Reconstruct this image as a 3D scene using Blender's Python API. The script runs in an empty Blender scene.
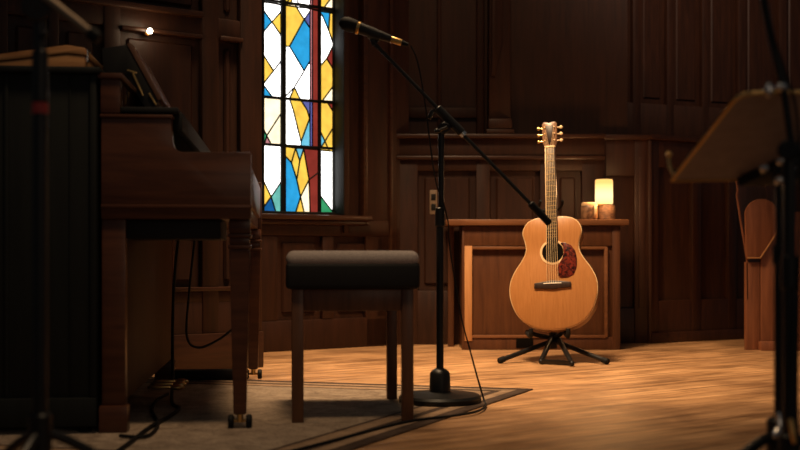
import bpy, bmesh, math, random
from mathutils import Vector, Matrix
random.seed(7)
C = bpy.context.scene.collection
S = bpy.context.scene
R = math.radians

# ------------------------------------------------------------------ camera
F = 1111.11                    # focal length in pixels of the 800 px frame (50 mm lens)
CX, HY, EYE = 400.0, 255.0, 0.5   # principal column, horizon row, eye height
cam_d = bpy.data.cameras.new('camera')
cam = bpy.data.objects.new('camera', cam_d); C.objects.link(cam)
cam.location = (0, 0, EYE); cam.rotation_euler = (R(90), 0, 0)
cam_d.sensor_width = 36; cam_d.lens = 50; cam_d.shift_y = 0.0375
cam_d.clip_start = 0.05
cam_d.dof.use_dof = True; cam_d.dof.focus_distance = 4.5; cam_d.dof.aperture_fstop = 2.7
S.camera = cam

# ------------------------------------------------------------------ world, lamps, exposure
w = bpy.data.worlds.new('world'); S.world = w; w.use_nodes = True
bg = w.node_tree.nodes['Background']
bg.inputs[0].default_value = (0.97, 0.99, 1.0, 1); bg.inputs[1].default_value = 0.036

def spot(name, loc, target, power, color, size_deg, blend=0.6, radius=0.08):
    l = bpy.data.lights.new(name, 'SPOT'); l.energy = power; l.color = color
    l.spot_size = R(size_deg); l.spot_blend = blend; l.shadow_soft_size = radius
    o = bpy.data.objects.new(name, l); C.objects.link(o); o.location = loc
    d = Vector(target) - Vector(loc)
    o.rotation_euler = d.to_track_quat('-Z', 'Y').to_euler()
    return o
WARM = (1.0, 0.68, 0.39)
spot('stage_spot_light', (-0.1, 4.25, 3.1), (0.5, 4.95, 0.0), 820, WARM, 70, 0.95, 0.32)
spot('front_spot_light', (-0.3, 2.42, 3.2), (-0.32, 2.75, 0.0), 105, WARM, 58, 0.8, 0.2)
spot('wall_wash_light', (0.3, 3.6, 3.6), (0.5, 6.5, 1.0), 55, (1.0, 0.56, 0.30), 70, 0.9, 0.3)
spot('right_wall_fill_light', (1.3, 4.6, 3.6), (2.1, 7.2, 2.6), 230, (1.0, 0.70, 0.50), 75, 0.9, 0.3)  # unseen spot added to brighten the right wall
al = bpy.data.lights.new('fill_area_light', 'AREA'); al.energy = 6; al.color = (1, .74, .52); al.size = 1.4  # unseen fill lamp added behind the camera
ao = bpy.data.objects.new('fill_area_light', al); C.objects.link(ao); ao.location = (2.0, -1.6, 1.7)
ao.rotation_euler = (Vector((-.2, 4, .6))-Vector(ao.location)).to_track_quat('-Z', 'Y').to_euler()
S.view_settings.view_transform = 'Standard'; S.view_settings.look = 'None'
S.view_settings.gamma = 1; S.view_settings.use_curve_mapping = False
S.view_settings.exposure = 0.0

# ------------------------------------------------------------------ helpers
def P(px, py, D):
    return Vector(((px-CX)/F*D, D, EYE-(py-HY)/F*D))
def G(px, py, z=0.0):                       # floor point (height z) seen at a pixel
    D = (EYE-z)*F/(py-HY)
    return Vector(((px-CX)/F*D, D, z))

class MB:
    def __init__(s): s.bm = bmesh.new()
    def _add(s, tmp, M=None, mi=0):
        me = bpy.data.meshes.new('tmp')
        for f in tmp.faces: f.material_index = mi
        if M is not None: bmesh.ops.transform(tmp, matrix=M, verts=tmp.verts)
        tmp.to_mesh(me); tmp.free(); s.bm.from_mesh(me); bpy.data.meshes.remove(me); return s
    def box(s, x0, x1, y0, y1, z0, z1, bev=0.0, seg=2, mi=0, M=None):
        t = bmesh.new(); bmesh.ops.create_cube(t, size=1)
        for v in t.verts:
            v.co = Vector(((x0+x1)/2+v.co.x*(x1-x0), (y0+y1)/2+v.co.y*(y1-y0), (z0+z1)/2+v.co.z*(z1-z0)))
        if bev > 0:
            bmesh.ops.bevel(t, geom=t.edges[:], offset=min(bev, .49*min(x1-x0, y1-y0, z1-z0)), segments=seg, affect='EDGES', profile=.5)
        return s._add(t, M, mi)
    def beam(s, a, b, w, h, bev=0.002, up=(0, 0, 1), mi=0):      # rectangular bar from a to b
        a, b = Vector(a), Vector(b); d = b-a; L = d.length; x = d/L
        u = Vector(up)
        if abs(x.dot(u)) > .98: u = Vector((0, 1, 0))
        y = u.cross(x).normalized(); z = x.cross(y)
        M = Matrix((x, y, z)).transposed().to_4x4(); M.translation = a
        return s.box(0, L, -w/2, w/2, -h/2, h/2, bev, 2, mi, M)
    def cyl(s, a, b, r0, r1=None, n=20, bev=0.0, mi=0):
        if r1 is None: r1 = r0
        a, b = Vector(a), Vector(b); d = b-a; L = d.length
        pr = [(0, 0), (r0, 0), (r1, L), (0, L)]
        if bev > 0: pr = [(0, 0), (r0-bev, 0), (r0, bev), (r1, L-bev), (r1-bev, L), (0, L)]
        M = d.to_track_quat('Z', 'Y').to_matrix().to_4x4(); M.translation = a
        return s.lathe(pr, n, M, mi)
    def lathe(s, prof, n=24, M=None, mi=0):
        t = bmesh.new(); rings = []
        for r, z in prof:
            if r < 1e-6: rings.append([t.verts.new((0, 0, z))])
            else: rings.append([t.verts.new((r*math.cos(2*math.pi*k/n), r*math.sin(2*math.pi*k/n), z)) for k in range(n)])
        for A, B in zip(rings, rings[1:]):
            for k in range(n):
                k2 = (k+1) % n
                if len(A) == 1 and len(B) == 1: continue
                if len(A) == 1: t.faces.new((A[0], B[k], B[k2]))
                elif len(B) == 1: t.faces.new((A[k2], A[k], B[0]))
                else: t.faces.new((A[k], B[k], B[k2], A[k2]))
        bmesh.ops.recalc_face_normals(t, faces=t.faces[:])
        return s._add(t, M, mi)
    def tube(s, pts, r, n=10, mi=0, smooth=6):
        pts = [Vector(p) for p in pts]
        if smooth > 1 and len(pts) > 2: pts = catmull(pts, smooth)
        t = bmesh.new(); rings = []; N = len(pts)
        rr = r if callable(r) else (lambda q: r)
        pu = None
        for i, p in enumerate(pts):
            d = (pts[min(i+1, N-1)]-pts[max(i-1, 0)]).normalized()
            if pu is None:
                pu = Vector((0, 0, 1)) if abs(d.z) < .9 else Vector((1, 0, 0))
            u = (pu-d*pu.dot(d)).normalized(); pu = u; v = d.cross(u)
            q = rr(i/(N-1))
            rings.append([t.verts.new(p+u*q*math.cos(2*math.pi*k/n)+v*q*math.sin(2*math.pi*k/n)) for k in range(n)])
        for A, B in zip(rings, rings[1:]):
            for k in range(n): t.faces.new((A[k], A[(k+1) % n], B[(k+1) % n], B[k]))
        t.faces.new(rings[0][::-1]); t.faces.new(rings[-1])
        bmesh.ops.recalc_face_normals(t, faces=t.faces[:])
        return s._add(t, None, mi)
    def prism(s, poly, axis, a0, a1, bev=0.0, mi=0, M=None, seg=2):   # polygon extruded along an axis ('x','y','z')
        t = bmesh.new()
        def mk(p, a):
            return {'y': (p[0], a, p[1]), 'x': (a, p[0], p[1]), 'z': (p[0], p[1], a)}[axis]
        A = [t.verts.new(mk(p, a0)) for p in poly]; B = [t.verts.new(mk(p, a1)) for p in poly]
        t.faces.new(A); t.faces.new(B[::-1]); n = len(poly)
        for k in range(n): t.faces.new((A[k], B[k], B[(k+1) % n], A[(k+1) % n]))
        bmesh.ops.recalc_face_normals(t, faces=t.faces[:])
        if bev > 0:
            caps = set(A+B)
            ed = [e for e in t.edges if (e.verts[0] in A) == (e.verts[1] in A)] if len(poly) > 10 else t.edges[:]
            bmesh.ops.bevel(t, geom=ed, offset=bev, segments=seg, affect='EDGES', profile=.5)
        return s._add(t, M, mi)
    def ball(s, c, r, sc=(1, 1, 1), mi=0, n=16):
        t = bmesh.new(); bmesh.ops.create_uvsphere(t, u_segments=n, v_segments=n//2+2, radius=r)
        return s._add(t, Matrix.Translation(Vector(c)) @ Matrix.Diagonal((*sc, 1)), mi)
    def build(s, name, mats, parent=None, smooth=35):
        me = bpy.data.meshes.new(name); s.bm.to_mesh(me); s.bm.free()
        for m in (mats if isinstance(mats, (list, tuple)) else [mats]): me.materials.append(m)
        o = bpy.data.objects.new(name, me); C.objects.link(o)
        if parent is not None: o.parent = parent
        for p in me.polygons: p.use_smooth = True
        if smooth: me.set_sharp_from_angle(angle=R(smooth))
        return o

def catmull(p, k):
    out = []; n = len(p)
    for i in range(n-1):
        p0, p1, p2, p3 = p[max(i-1, 0)], p[i], p[i+1], p[min(i+2, n-1)]
        for j in range(k):
            t = j/k
            out.append(.5*((2*p1)+(p2-p0)*t+(2*p0-5*p1+4*p2-p3)*t*t+(3*p1-p0-3*p2+p3)*t**3))
    out.append(p[-1]); return out
def tag(o, label, cat, group=None):
    o['label'] = label; o['category'] = cat
    if group: o['group'] = group
    return o
def thing(name, label, cat, loc=(0, 0, 0), rz=0, group=None):
    o = bpy.data.objects.new(name, None); C.objects.link(o); o.empty_display_size = .05
    o.location = loc; o.rotation_euler = (0, 0, rz)
    return tag(o, label, cat, group)
def struct(o): o['kind'] = 'structure'; return o

# ------------------------------------------------------------------ materials
def principled(name, col, rough=.5, metal=0, spec=.5):
    m = bpy.data.materials.new(name); m.use_nodes = True
    b = m.node_tree.nodes['Principled BSDF']
    b.inputs['Base Color'].default_value = (*col, 1); b.inputs['Roughness'].default_value = rough
    b.inputs['Metallic'].default_value = metal; b.inputs['Specular IOR Level'].default_value = spec
    return m, m.node_tree, b
def texmap(nt, scale, rot=(0, 0, 0)):
    tc = nt.nodes.new('ShaderNodeTexCoord'); mp = nt.nodes.new('ShaderNodeMapping')
    mp.inputs['Scale'].default_value = scale; mp.inputs['Rotation'].default_value = rot
    nt.links.new(tc.outputs['Object'], mp.inputs['Vector']); return mp.outputs[0]
def noise(nt, vec, scale, detail=4, rough=.55, dist=0):
    n = nt.nodes.new('ShaderNodeTexNoise'); n.inputs['Scale'].default_value = scale
    n.inputs['Detail'].default_value = detail; n.inputs['Roughness'].default_value = rough
    n.inputs['Distortion'].default_value = dist
    nt.links.new(vec, n.inputs['Vector']); return n.outputs['Fac']
def ramp(nt, fac, stops):
    r = nt.nodes.new('ShaderNodeValToRGB'); e = r.color_ramp.elements
    while len(e) < len(stops): e.new(.5)
    for i, (p, c) in enumerate(stops): e[i].position = p; e[i].color = (*c, 1)
    nt.links.new(fac, r.inputs[0]); return r.outputs[0]
def mix(nt, fac, a, b, mode='MIX'):
    m = nt.nodes.new('ShaderNodeMix'); m.data_type = 'RGBA'; m.blend_type = mode
    if isinstance(fac, (int, float)): m.inputs[0].default_value = fac
    else: nt.links.new(fac, m.inputs[0])
    nt.links.new(a, m.inputs[6]); nt.links.new(b, m.inputs[7]); return m.outputs[2]
def bump(nt, b, h, strength=.2, dist=.01):
    n = nt.nodes.new('ShaderNodeBump'); n.inputs['Strength'].default_value = strength; n.inputs['Distance'].default_value = dist
    nt.links.new(h, n.inputs['Height']); nt.links.new(n.outputs[0], b.inputs['Normal'])
def wood(name, dark, light, rough=.42, grain='z', sc=1.0, spec=.4):
    m, nt, b = principled(name, light, rough, 0, spec)
    st = {'z': (14, 14, 1.2), 'x': (1.2, 14, 14), 'y': (14, 1.2, 14)}[grain]
    v = texmap(nt, tuple(q*sc for q in st))
    f = noise(nt, v, 3.0, 6, .6, .6)
    col = ramp(nt, f, [(.3, dark), (.7, light)])
    nt.links.new(col, b.inputs['Base Color'])
    bump(nt, b, f, .12, .004)
    return m
def emit(name, col, s):
    m = bpy.data.materials.new(name); m.use_nodes = True; nt = m.node_tree; nt.nodes.clear()
    e = nt.nodes.new('ShaderNodeEmission'); o = nt.nodes.new('ShaderNodeOutputMaterial')
    e.inputs[0].default_value = (*col, 1); e.inputs[1].default_value = s
    nt.links.new(e.outputs[0], o.inputs[0]); return m

M_wall = wood('dark_oak_panelling', (.0185, .0062, .0029), (.041, .0136, .0060), .52, 'z', 1, .3)
M_trim = wood('dark_oak_trim', (.024, .0085, .0039), (.056, .0205, .009), .38, 'x')
M_piano = wood('piano_walnut', (.055, .0185, .0085), (.105, .037, .0165), .33, 'x')
M_knee = wood('dull_shaded_walnut', (.028, .0105, .0055), (.05, .019, .009), .65, 'z', 1, .2)  # duller walnut, also darkened to hold back light bounced onto the knee board
M_bench = wood('bench_walnut', (.085, .036, .018), (.16, .070, .034), .38)
M_cab = wood('cabinet_oak', (.062, .021, .008), (.115, .041, .015), .42)
M_cab_lit = wood('lit_edge_oak', (.45, .20, .07), (.62, .30, .12), .5)  # cabinet oak lightened to imitate light caught on the left stile
M_cab_top = wood('cabinet_top_oak', (.12, .045, .018), (.22, .09, .036), .35, 'x')
M_screen = wood('screen_oak', (.026, .0088, .004), (.055, .019, .0085), .45)
M_pew = wood('pew_oak', (.16, .056, .026), (.29, .108, .05), .4)
M_box = wood('box_pine', (.34, .15, .05), (.55, .28, .11), .4, 'x')
M_deskfront = wood('window_lit_board_wood', (.12, .055, .032), (.20, .095, .055), .4)  # paler wood tone standing in for window light on the board
M_string, *_ = principled('bronze_string', (.95, .72, .42), .3, .6)
M_spruce = wood('guitar_spruce', (.33, .135, .038), (.42, .185, .058), .3, 'z', 3, .5)
M_mahog = wood('guitar_mahogany', (.26, .12, .055), (.38, .19, .09), .3)
M_rosew = wood('guitar_rosewood', (.016, .0075, .005), (.042, .02, .012), .4, 'z', 3)
M_head = wood('headstock_wood', (.11, .052, .026), (.24, .125, .066), .32, 'z', 3)
M_cream, *_ = principled('cream_binding', (.72, .50, .27), .35)
M_ivory, *_ = principled('ivory_key', (.75, .70, .6), .3)
M_black, *_ = principled('black_painted_metal', (.007, .007, .0072), .42, 0, .35)
M_rub, *_ = principled('black_rubber', (.008, .008, .008), .65, 0, .2)
M_gloss, *_ = principled('black_lacquer', (.008, .008, .009), .2)
M_chrome, *_ = principled('chrome_metal', (.75, .72, .68), .22, 1)
M_brass, *_ = principled('brass_metal', (.80, .50, .18), .28, 1)
M_hole, *_ = principled('dark_interior', (.004, .003, .002), .9, 0, .05)
M_red, *_ = principled('red_tape', (.40, .035, .03), .6)
M_desk, nt, b = principled('bronze_sheet_metal', (.14, .095, .075), .5, .2)
nt.links.new(ramp(nt, noise(nt, texmap(nt, (1, 1, 1)), 40, 3), [(.3, (.36, .265, .23)), (.7, (.43, .32, .28))]), b.inputs['Base Color'])
M_fabric, nt, b = principled('top_lit_fabric', (.05, .045, .042), .95, 0, .2)  # seat-top fabric, colour lightened to carry the light from above
fz = noise(nt, texmap(nt, (1, 1, 1)), 420, 2); nt.links.new(ramp(nt, fz, [(.3, (.28, .245, .228)), (.7, (.56, .485, .455))]), b.inputs['Base Color']); bump(nt, b, fz, .5, .002)
M_vinyl, nt, b = principled('black_leatherette', (.012, .012, .0125), .6, 0, .22)
bump(nt, b, noise(nt, texmap(nt, (1, 1, 1)), 300, 2), .3, .002)
M_black_cab, nt, b = principled('black_stained_board', (.016, .017, .016), .65, 0, .2)
nt.links.new(ramp(nt, noise(nt, texmap(nt, (10, 10, 1)), 4, 4), [(.3, (.0065, .008, .008)), (.7, (.0105, .0125, .0122))]), b.inputs['Base Color'])
M_pick, nt, b = principled('tortoiseshell', (.05, .01, .006), .2)
nt.links.new(ramp(nt, noise(nt, texmap(nt, (1, 1, 1)), 60, 4, .6, 1), [(.42, (.020, .006, .005)), (.62, (.16, .022, .012))]), b.inputs['Base Color'])
M_plate, *_ = principled('outlet_plate', (.20, .14, .09), .5)
M_jar, nt, b = principled('speckled_ceramic', (.35, .2, .1), .4)
nt.links.new(ramp(nt, noise(nt, texmap(nt, (1, 1, 1)), 45, 3), [(.4, (.07, .032, .015)), (.65, (.26, .14, .07))]), b.inputs['Base Color'])
M_wicker, nt, b = principled('bark_wood', (.2, .1, .05), .7)
fz = noise(nt, texmap(nt, (1, 1, 3)), 40, 4); nt.links.new(ramp(nt, fz, [(.4, (.06, .027, .012)), (.65, (.19, .095, .045))]), b.inputs['Base Color']); bump(nt, b, fz, .6, .01)
# worn floor boards, running along the left wall
AW = math.atan2(.557, .83)
M_floor, nt, b = principled('worn_floorboards', (.3, .16, .08), .42)
v = texmap(nt, (1, 1, 1), (0, 0, -AW))
br = nt.nodes.new('ShaderNodeTexBrick'); nt.links.new(v, br.inputs['Vector'])
br.inputs['Color1'].default_value = (.44, .235, .105, 1); br.inputs['Color2'].default_value = (.53, .30, .142, 1)
br.inputs['Mortar'].default_value = (.22, .11, .05, 1); br.inputs['Scale'].default_value = 1
br.inputs['Mortar Size'].default_value = .0022; br.inputs['Brick Width'].default_value = 1.7; br.inputs['Row Height'].default_value = .085
br.inputs['Mortar Smooth'].default_value = .6
v2 = texmap(nt, (1.1, 13, 1)); mpn = v2.node; mpn.inputs['Rotation'].default_value = (0, 0, 0)
# scale after rotation: rotate first, then stretch
mp2 = nt.nodes.new('ShaderNodeMapping'); mp2.inputs['Scale'].default_value = (1.2, 11, 1); nt.links.new(v, mp2.inputs['Vector'])
f1 = noise(nt, mp2.outputs[0], 2.2, 8, .62, .5)
f2 = noise(nt, v, 2.4, 5, .6, .4)
g1 = ramp(nt, f1, [(.30, (.40, .36, .32)), (.5, (.95, .94, .93)), (.72, (1.45, 1.52, 1.6))])
g2 = ramp(nt, f2, [(.32, (.56, .52, .50)), (.62, (1.15, 1.15, 1.15))])
col = mix(nt, 1, mix(nt, 1, br.outputs['Color'], g1, 'MULTIPLY'), g2, 'MULTIPLY')
nt.links.new(col, b.inputs['Base Color'])
rr = nt.nodes.new('ShaderNodeMapRange'); rr.inputs[3].default_value = .30; rr.inputs[4].default_value = .62
nt.links.new(f1, rr.inputs[0]); nt.links.new(rr.outputs[0], b.inputs['Roughness'])
bump(nt, b, f1, .25, .006)
def rugmat(name, a, c):
    m, nt, b = principled(name, a, .95, 0, .1)
    f = noise(nt, texmap(nt, (1, 1, 1)), 9, 8, .72, 1.2)
    f2 = noise(nt, texmap(nt, (1, 1, 1)), 140, 2)
    nt.links.new(mix(nt, .35, ramp(nt, f, [(.36, a), (.64, c)]), ramp(nt, f2, [(.35, a), (.7, c)])), b.inputs['Base Color'])
    bump(nt, b, f2, .6, .004); return m
M_rug_field = rugmat('worn_rug_field', (.20, .145, .105), (.56, .43, .31))
M_rug_dark = rugmat('rug_dark_band', (.045, .03, .024), (.13, .088, .065))
M_rug_mid = rugmat('rug_mid_band', (.24, .16, .10), (.46, .31, .20))

# ------------------------------------------------------------------ structure: floor and panelled walls
m = MB(); m.box(-4, 5.5, -1, 10, -.1, 0); struct(m.build('floor', M_floor))

class Wall:
    def __init__(s, ox, oy, ang): s.o = Vector((ox, oy)); s.a = ang; s.d = Vector((math.cos(ang), math.sin(ang)))
    def u(s, px):                            # distance along the wall of a pixel column
        k = (px-CX)/F
        return (k*s.o.y-s.o.x)/(s.d.x-k*s.d.y)
    def D(s, px): return s.o.y+s.d.y*s.u(px)
    def z(s, px, py): return EYE-(py-HY)/F*s.D(px)
    def behind(s, off): return Wall(s.o.x-s.d.y*off, s.o.y+s.d.x*off, s.a)
    def place(s, o): o.location = (s.o.x, s.o.y, 0); o.rotation_euler = (0, 0, s.a); return o
HT = 3.4
def panel_field(mb, u0, u1, z0, z1, t=.014, y=0):
    mb.box(u0+.035, u1-.035, y-t, y+.004, z0+.035, z1-.035, .012, 1)

# --- left wall (behind the piano)
A = Wall(-.61, 5.0, AW)
m = MB(); u0 = -3.2
ue = A.u(259); m.box(u0, ue, 0, .64, 0, HT)
st = [(-210, -190), (-100, -84), (-12, 6), (46, 57), (101, 118), (199, 216), (237, 259)]
rails = [(0, .30), (A.z(210, 289)-.06, A.z(210, 289)), (A.z(200, 38), A.z(200, 17)), (2.75, 2.9), (3.25, HT)]
for a, c in st: m.box(A.u(a), A.u(c), -.035, .002, 0, HT, .008)
for a, c in rails: m.box(u0, ue, -.030, .002, a, c, .010)
us = [u0]+[q for a, c in st for q in (A.u(a), A.u(c))]+[0]
for i in range(0, len(us)-1, 2):
    if us[i+1]-us[i] > .1:
        for (a, c) in zip(rails, rails[1:]): panel_field(m, us[i], us[i+1], a[1], c[0])
struct(A.place(m.build('wall_left', M_wall)))
m = MB(); zt = A.z(200, 17)
m.box(A.u(-200), A.u(199), -.055, .0, zt-.012, zt+.014, .006)
m.box(A.u(118), A.u(199), -.05, -.0, A.z(200, 38)-.012, A.z(200, 38)+.006, .005)
m.box(A.u(216), A.u(239), -.05, -.0, A.z(228, 40)-.014, A.z(228, 40)+.006, .005)
m.box(A.u(100), A.u(238), -.045, .0, A.z(210, 289)-.008, A.z(210, 289)+.010, .004)
struct(A.place(m.build('trim_1', M_trim)))
m = MB(); m.box(A.u(-100), ue, -.05, -.03, 0, .16, .006); struct(A.place(m.build('baseboard_left', M_trim)))

# --- window wall, set back
W = Wall(-.70, 5.73, AW); WG = W.behind(.062)
m = MB()
uw0, uw1 = W.u(261), WG.u(333.5); zs = W.z(300, 213.5)
WT = 2.35
uR = W.u(394)
m.box(-.9, uw0, 0, .2, 0, HT); m.box(uw1, uR+.1, 0, .2, 0, HT)
m.box(uw0, uw1, 0, .2, 0, zs); m.box(uw0, uw1, 0, .2, WT, HT)
m.box(uw0-.12, uw0-.012, -.01, 0, zs-.1, WT+.1, .006)
m.box(uw1, W.u(345), -.05, .0, zs-.1, WT+.1, .006)
m.box(W.u(363), uR, -.03, .0, 0, HT, .006)
m.box(uw0-.4, W.u(386), -.035, .002, .60, zs-.03, .008)
m.box(uw0-.4, W.u(386), -.03, .002, 0, .16, .008)
for a, c in ((250, 275), (320, 331), (374, 386)): m.box(W.u(a), W.u(c), -.03, .002, .16, .60, .006)
panel_field(m, W.u(275), W.u(320), .16, .60); panel_field(m, W.u(331), W.u(374), .16, .60)
struct(W.place(m.build('wall_window', M_wall)))
m = MB(); m.box(W.u(358), W.u(362.5), -.06, .0, .66, HT, .007); m.box(W.u(386), W.u(389), -.045, 0, 0, HT, .005)
struct(W.place(m.build('trim_2', M_trim)))
m = MB(); m.box(uw0-.14, W.u(364), -.09, .02, zs-.035, zs-.008, .006); m.box(uw0-.14, W.u(364), -.06, .0, zs-.06, zs-.035, .006)
win = W.place(bpy.data.objects.new('window_1', None)); C.objects.link(win); struct(win)
m.build('window_sill', M_trim, win)

GC = {'w': ((1.0, .96, .92), 3.2), 'c': ((1.0, .84, .55), 1.6), 'y': ((.95, .57, .075), 1.2), 'b': ((.025, .33, .66), 1.15),
      'l': ((.16, .56, .75), 1.1), 'v': ((.16, .17, .50), .8), 'r': ((.36, .045, .03), .75), 'k': ((.62, .25, .26), .8),
      'g': ((.05, .42, .17), .8), 't': ((.18, .60, .52), .9), 'd': ((.01, .12, .35), .9)}
gk = list(GC)
def glassmat(k):
    c, s = GC[k]
    mt = emit('stained_glass_'+k, c, s); nt = mt.node_tree; e = [n for n in nt.nodes if n.type == 'EMISSION'][0]
    f = noise(nt, texmap(nt, (1, 1, 1)), 14, 4)
    lo = tuple(q*.80 for q in c); hi = tuple(min(1.25, q*1.15) for q in c)
    nt.links.new(ramp(nt, f, [(.3, lo), (.7, hi)]), e.inputs[0]); return mt
GM = [glassmat(k) for k in gk]
Z1 = [  # upper row: coordinates in an enlarged view of the window
 ('w', [(32, 40), (32, 5), (118, 22), (105, 48), (68, 90)]), ('b', [(32, 40), (68, 90), (32, 133)]), ('y', [(68, 90), (105, 48), (105, 145)]),
 ('w', [(68, 90), (105, 145), (105, 250), (75, 290), (32, 222), (32, 133)]), ('y', [(32, 222), (75, 290), (32, 345)]),
 ('w', [(75, 290), (105, 250), (105, 402), (70, 397), (32, 345)]), ('b', [(32, 345), (70, 397), (32, 393)]),
 ('y', [(122, 18), (160, 15), (200, 80), (140, 190), (122, 190)]), ('w', [(160, 15), (224, 38), (224, 45), (200, 80)]),
 ('v', [(224, 45), (200, 80), (224, 115)]), ('b', [(200, 80), (224, 115), (224, 250), (200, 290), (140, 190)]),
 ('w', [(122, 190), (140, 190), (200, 290), (160, 357), (122, 395)]), ('w', [(200, 290), (224, 250), (224, 410), (185, 408), (160, 357)]),
 ('y', [(160, 357), (185, 408), (140, 404)]), ('w', [(122, 395), (160, 357), (140, 404), (122, 402)]),
 ('k', [(224, 30), (234, 40), (234, 412), (224, 410)]), ('r', [(234, 40), (260, 45), (260, 415), (234, 412)]),
 ('b', [(262, 46), (305, 53), (300, 125), (275, 65)]), ('y', [(305, 53), (320, 55), (320, 182), (300, 125)]),
 ('w', [(262, 46), (275, 65), (300, 125), (320, 182), (292, 240), (262, 275)]), ('r', [(320, 182), (292, 240), (320, 285)]),
 ('y', [(292, 240), (320, 285), (320, 350), (275, 412), (262, 410), (262, 275)]), ('c', [(320, 350), (320, 415), (275, 412)])]
Z2 = [
 ('c', [(32, -53), (105, -47), (105, 15), (47, 105), (32, 75)]), ('g', [(32, 75), (47, 105), (38, 137), (32, 137)]), ('k', [(47, 105), (65, 140), (38, 137)]),
 ('c', [(47, 105), (105, 15), (105, 145), (65, 140)]),
 ('w', [(122, -47), (140, -45), (155, 0), (187, 130), (187, 154), (122, 147)]), ('y', [(140, -45), (185, -42), (212, 0), (222, 35), (187, 130), (155, 0)]),
 ('v', [(185, -42), (224, -40), (224, 35), (212, 0)]), ('l', [(222, 35), (224, 35), (224, 158), (187, 154), (187, 130)]),
 ('v', [(224, -40), (234, -38), (234, 159), (224, 158)]), ('r', [(234, -38), (260, -35), (260, 162), (234, 159)]),
 ('y', [(262, -38), (292, -36), (320, 10), (320, 70), (285, 128), (262, 78)]), ('r', [(292, -36), (320, -34), (320, 10)]),
 ('l', [(262, 78), (285, 128), (262, 164)]), ('y', [(285, 128), (320, 70), (320, 170), (302, 168)]), ('y', [(262, 164), (285, 128), (302, 168)]),
 ('w', [(32, 138), (105, 148), (105, 295), (65, 355), (32, 285)]), ('y', [(32, 285), (65, 355), (32, 400)]), ('t', [(65, 355), (105, 295), (105, 420), (85, 420)]),
 ('d', [(65, 355), (85, 420), (32, 420), (32, 400)]),
 ('y', [(122, 150), (165, 156), (148, 215), (122, 188)]), ('l', [(165, 156), (198, 158), (182, 208)]), ('y', [(165, 156), (182, 208), (170, 285), (148, 215)]),
 ('r', [(198, 158), (260, 163), (260, 255), (220, 285)]), ('y', [(198, 158), (220, 285), (185, 355), (170, 285), (182, 208)]),
 ('b', [(122, 188), (148, 215), (170, 285), (185, 355), (165, 420), (122, 420)]), ('y', [(185, 355), (200, 420), (165, 420)]),
 ('c', [(185, 355), (220, 285), (224, 420), (200, 420)]), ('r', [(220, 285), (260, 255), (260, 420), (224, 420)]),
 ('w', [(262, 165), (320, 170), (320, 420), (262, 345)]), ('g', [(262, 345), (320, 420), (262, 420)])]
def wuz(x, y, dy):
    px, py = 255+x/4.09, dy+y/4.09
    return (WG.u(px), WG.z(px, py))
gm = MB(); lm = MB()
def pane(k, pts):
    gm.prism(pts, 'y', .062, .070, 0, gk.index(k))
    for a, c in zip(pts, pts[1:]+pts[:1]):
        if abs(a[0]-c[0])+abs(a[1]-c[1]) > .01: lm.cyl((a[0], .059, a[1]), (c[0], .059, c[1]), .0042, n=6)
for k, q in Z1: pane(k, [wuz(x, y, 0) for x, y in q])
for k, q in Z2: pane(k, [wuz(x, y, 110) for x, y in q])
H1 = wuz(32, 10, 0)[1]-wuz(32, 395, 0)[1]                     # the pattern goes on above the frame of the photograph
for k, q in Z1:
    k2 = {'w': 'y', 'y': 'w', 'b': 'c'}.get(k, k) if q[0][0] > 110 and q[0][0] < 200 else k
    pane(k2, [(u, z+H1) for u, z in [wuz(x, y, 0) for x, y in q]])
gm.build('stained_glass', GM, win, smooth=0); lm.build('leading', M_black, win)
m = MB(); 
for px, wd in ((262.3, 2.2), (282.6, 4.8), (318.8, 2.6), (333.3, 2.4)):
    m.box(WG.u(px-wd/2), WG.u(px+wd/2), .045, .085, zs-.01, WT, .004)
for z in (WG.z(263, 0), WG.z(263, 97), WG.z(263, 144.5)): m.box(uw0, uw1, .040, .060, z-.007, z+.007, .003)
m.box(uw0, uw1, .03, .085, zs-.01, zs+.012, .004); m.box(uw0, uw1, .03, .085, WT-.03, WT, .004)
m.box(uw1-.004, uw1+.0005, -.052, .062, zs, WT, .0005)  # thin dark sheet over the reveal, hides the glow from the glass
m.build('window_frame', M_black_cab, win)
m = MB(); m.box(uw0-.02, uw1+.02, .10, .12, zs-.02, WT+.02); m.build('backing_board', M_black_cab, win)

# --- back wall behind the lamp cabinet: tall wall + wainscot with a ledge
YB = 6.2; BW = Wall(0, YB, 0)
xb0, xb1 = BW.u(393), 1.14
m = MB()
m.box(xb0-.02, 1.3, .15, .3, 0, HT)
for px in (405, 440): m.box(BW.u(px)-.012, BW.u(px)+.012, .135, .152, 1.17, HT, .006)
m.box(BW.u(478), BW.u(486), .11, .152, 1.17, HT, .008)
m.box(BW.u(405), BW.u(486), .125, .152, 1.28, 1.34, .006)
m.box(xb0, xb1, .03, .152, 0, 1.14)
sb = [(393, 418), (476, 490), (540, 554), (582, 606)]
for a, c in sb: m.box(BW.u(a), min(BW.u(c), xb1), .0, .032, 0, 1.06, .006)
m.box(xb0, xb1, -.003, .032, 1.03, 1.15, .003); m.box(xb0, xb1, .003, .032, .97, 1.04, .004); m.box(xb0, xb1, .003, .032, 0, .3, .004)
for a, c in ((418, 476), (490, 540), (554, 582)): panel_field(m, BW.u(a), BW.u(c), .3, .97, .014, .03)
struct(BW.place(m.build('wall_back', M_wall)))
m = MB(); m.box(xb0-.01, xb1, -.04, .152, 1.148, 1.172, .006); m.box(xb0, xb1, -.025, .03, 1.03, 1.052, .006)
struct(BW.place(m.build('trim_3', M_trim)))
m = MB()                                                     # slender column standing on the ledge
cx = BW.u(500)
m.box(cx-.078, cx+.078, -.03, .12, 1.172, 1.20, .006); m.box(cx-.066, cx+.066, -.02, .12, 1.20, 1.26, .008)
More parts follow.
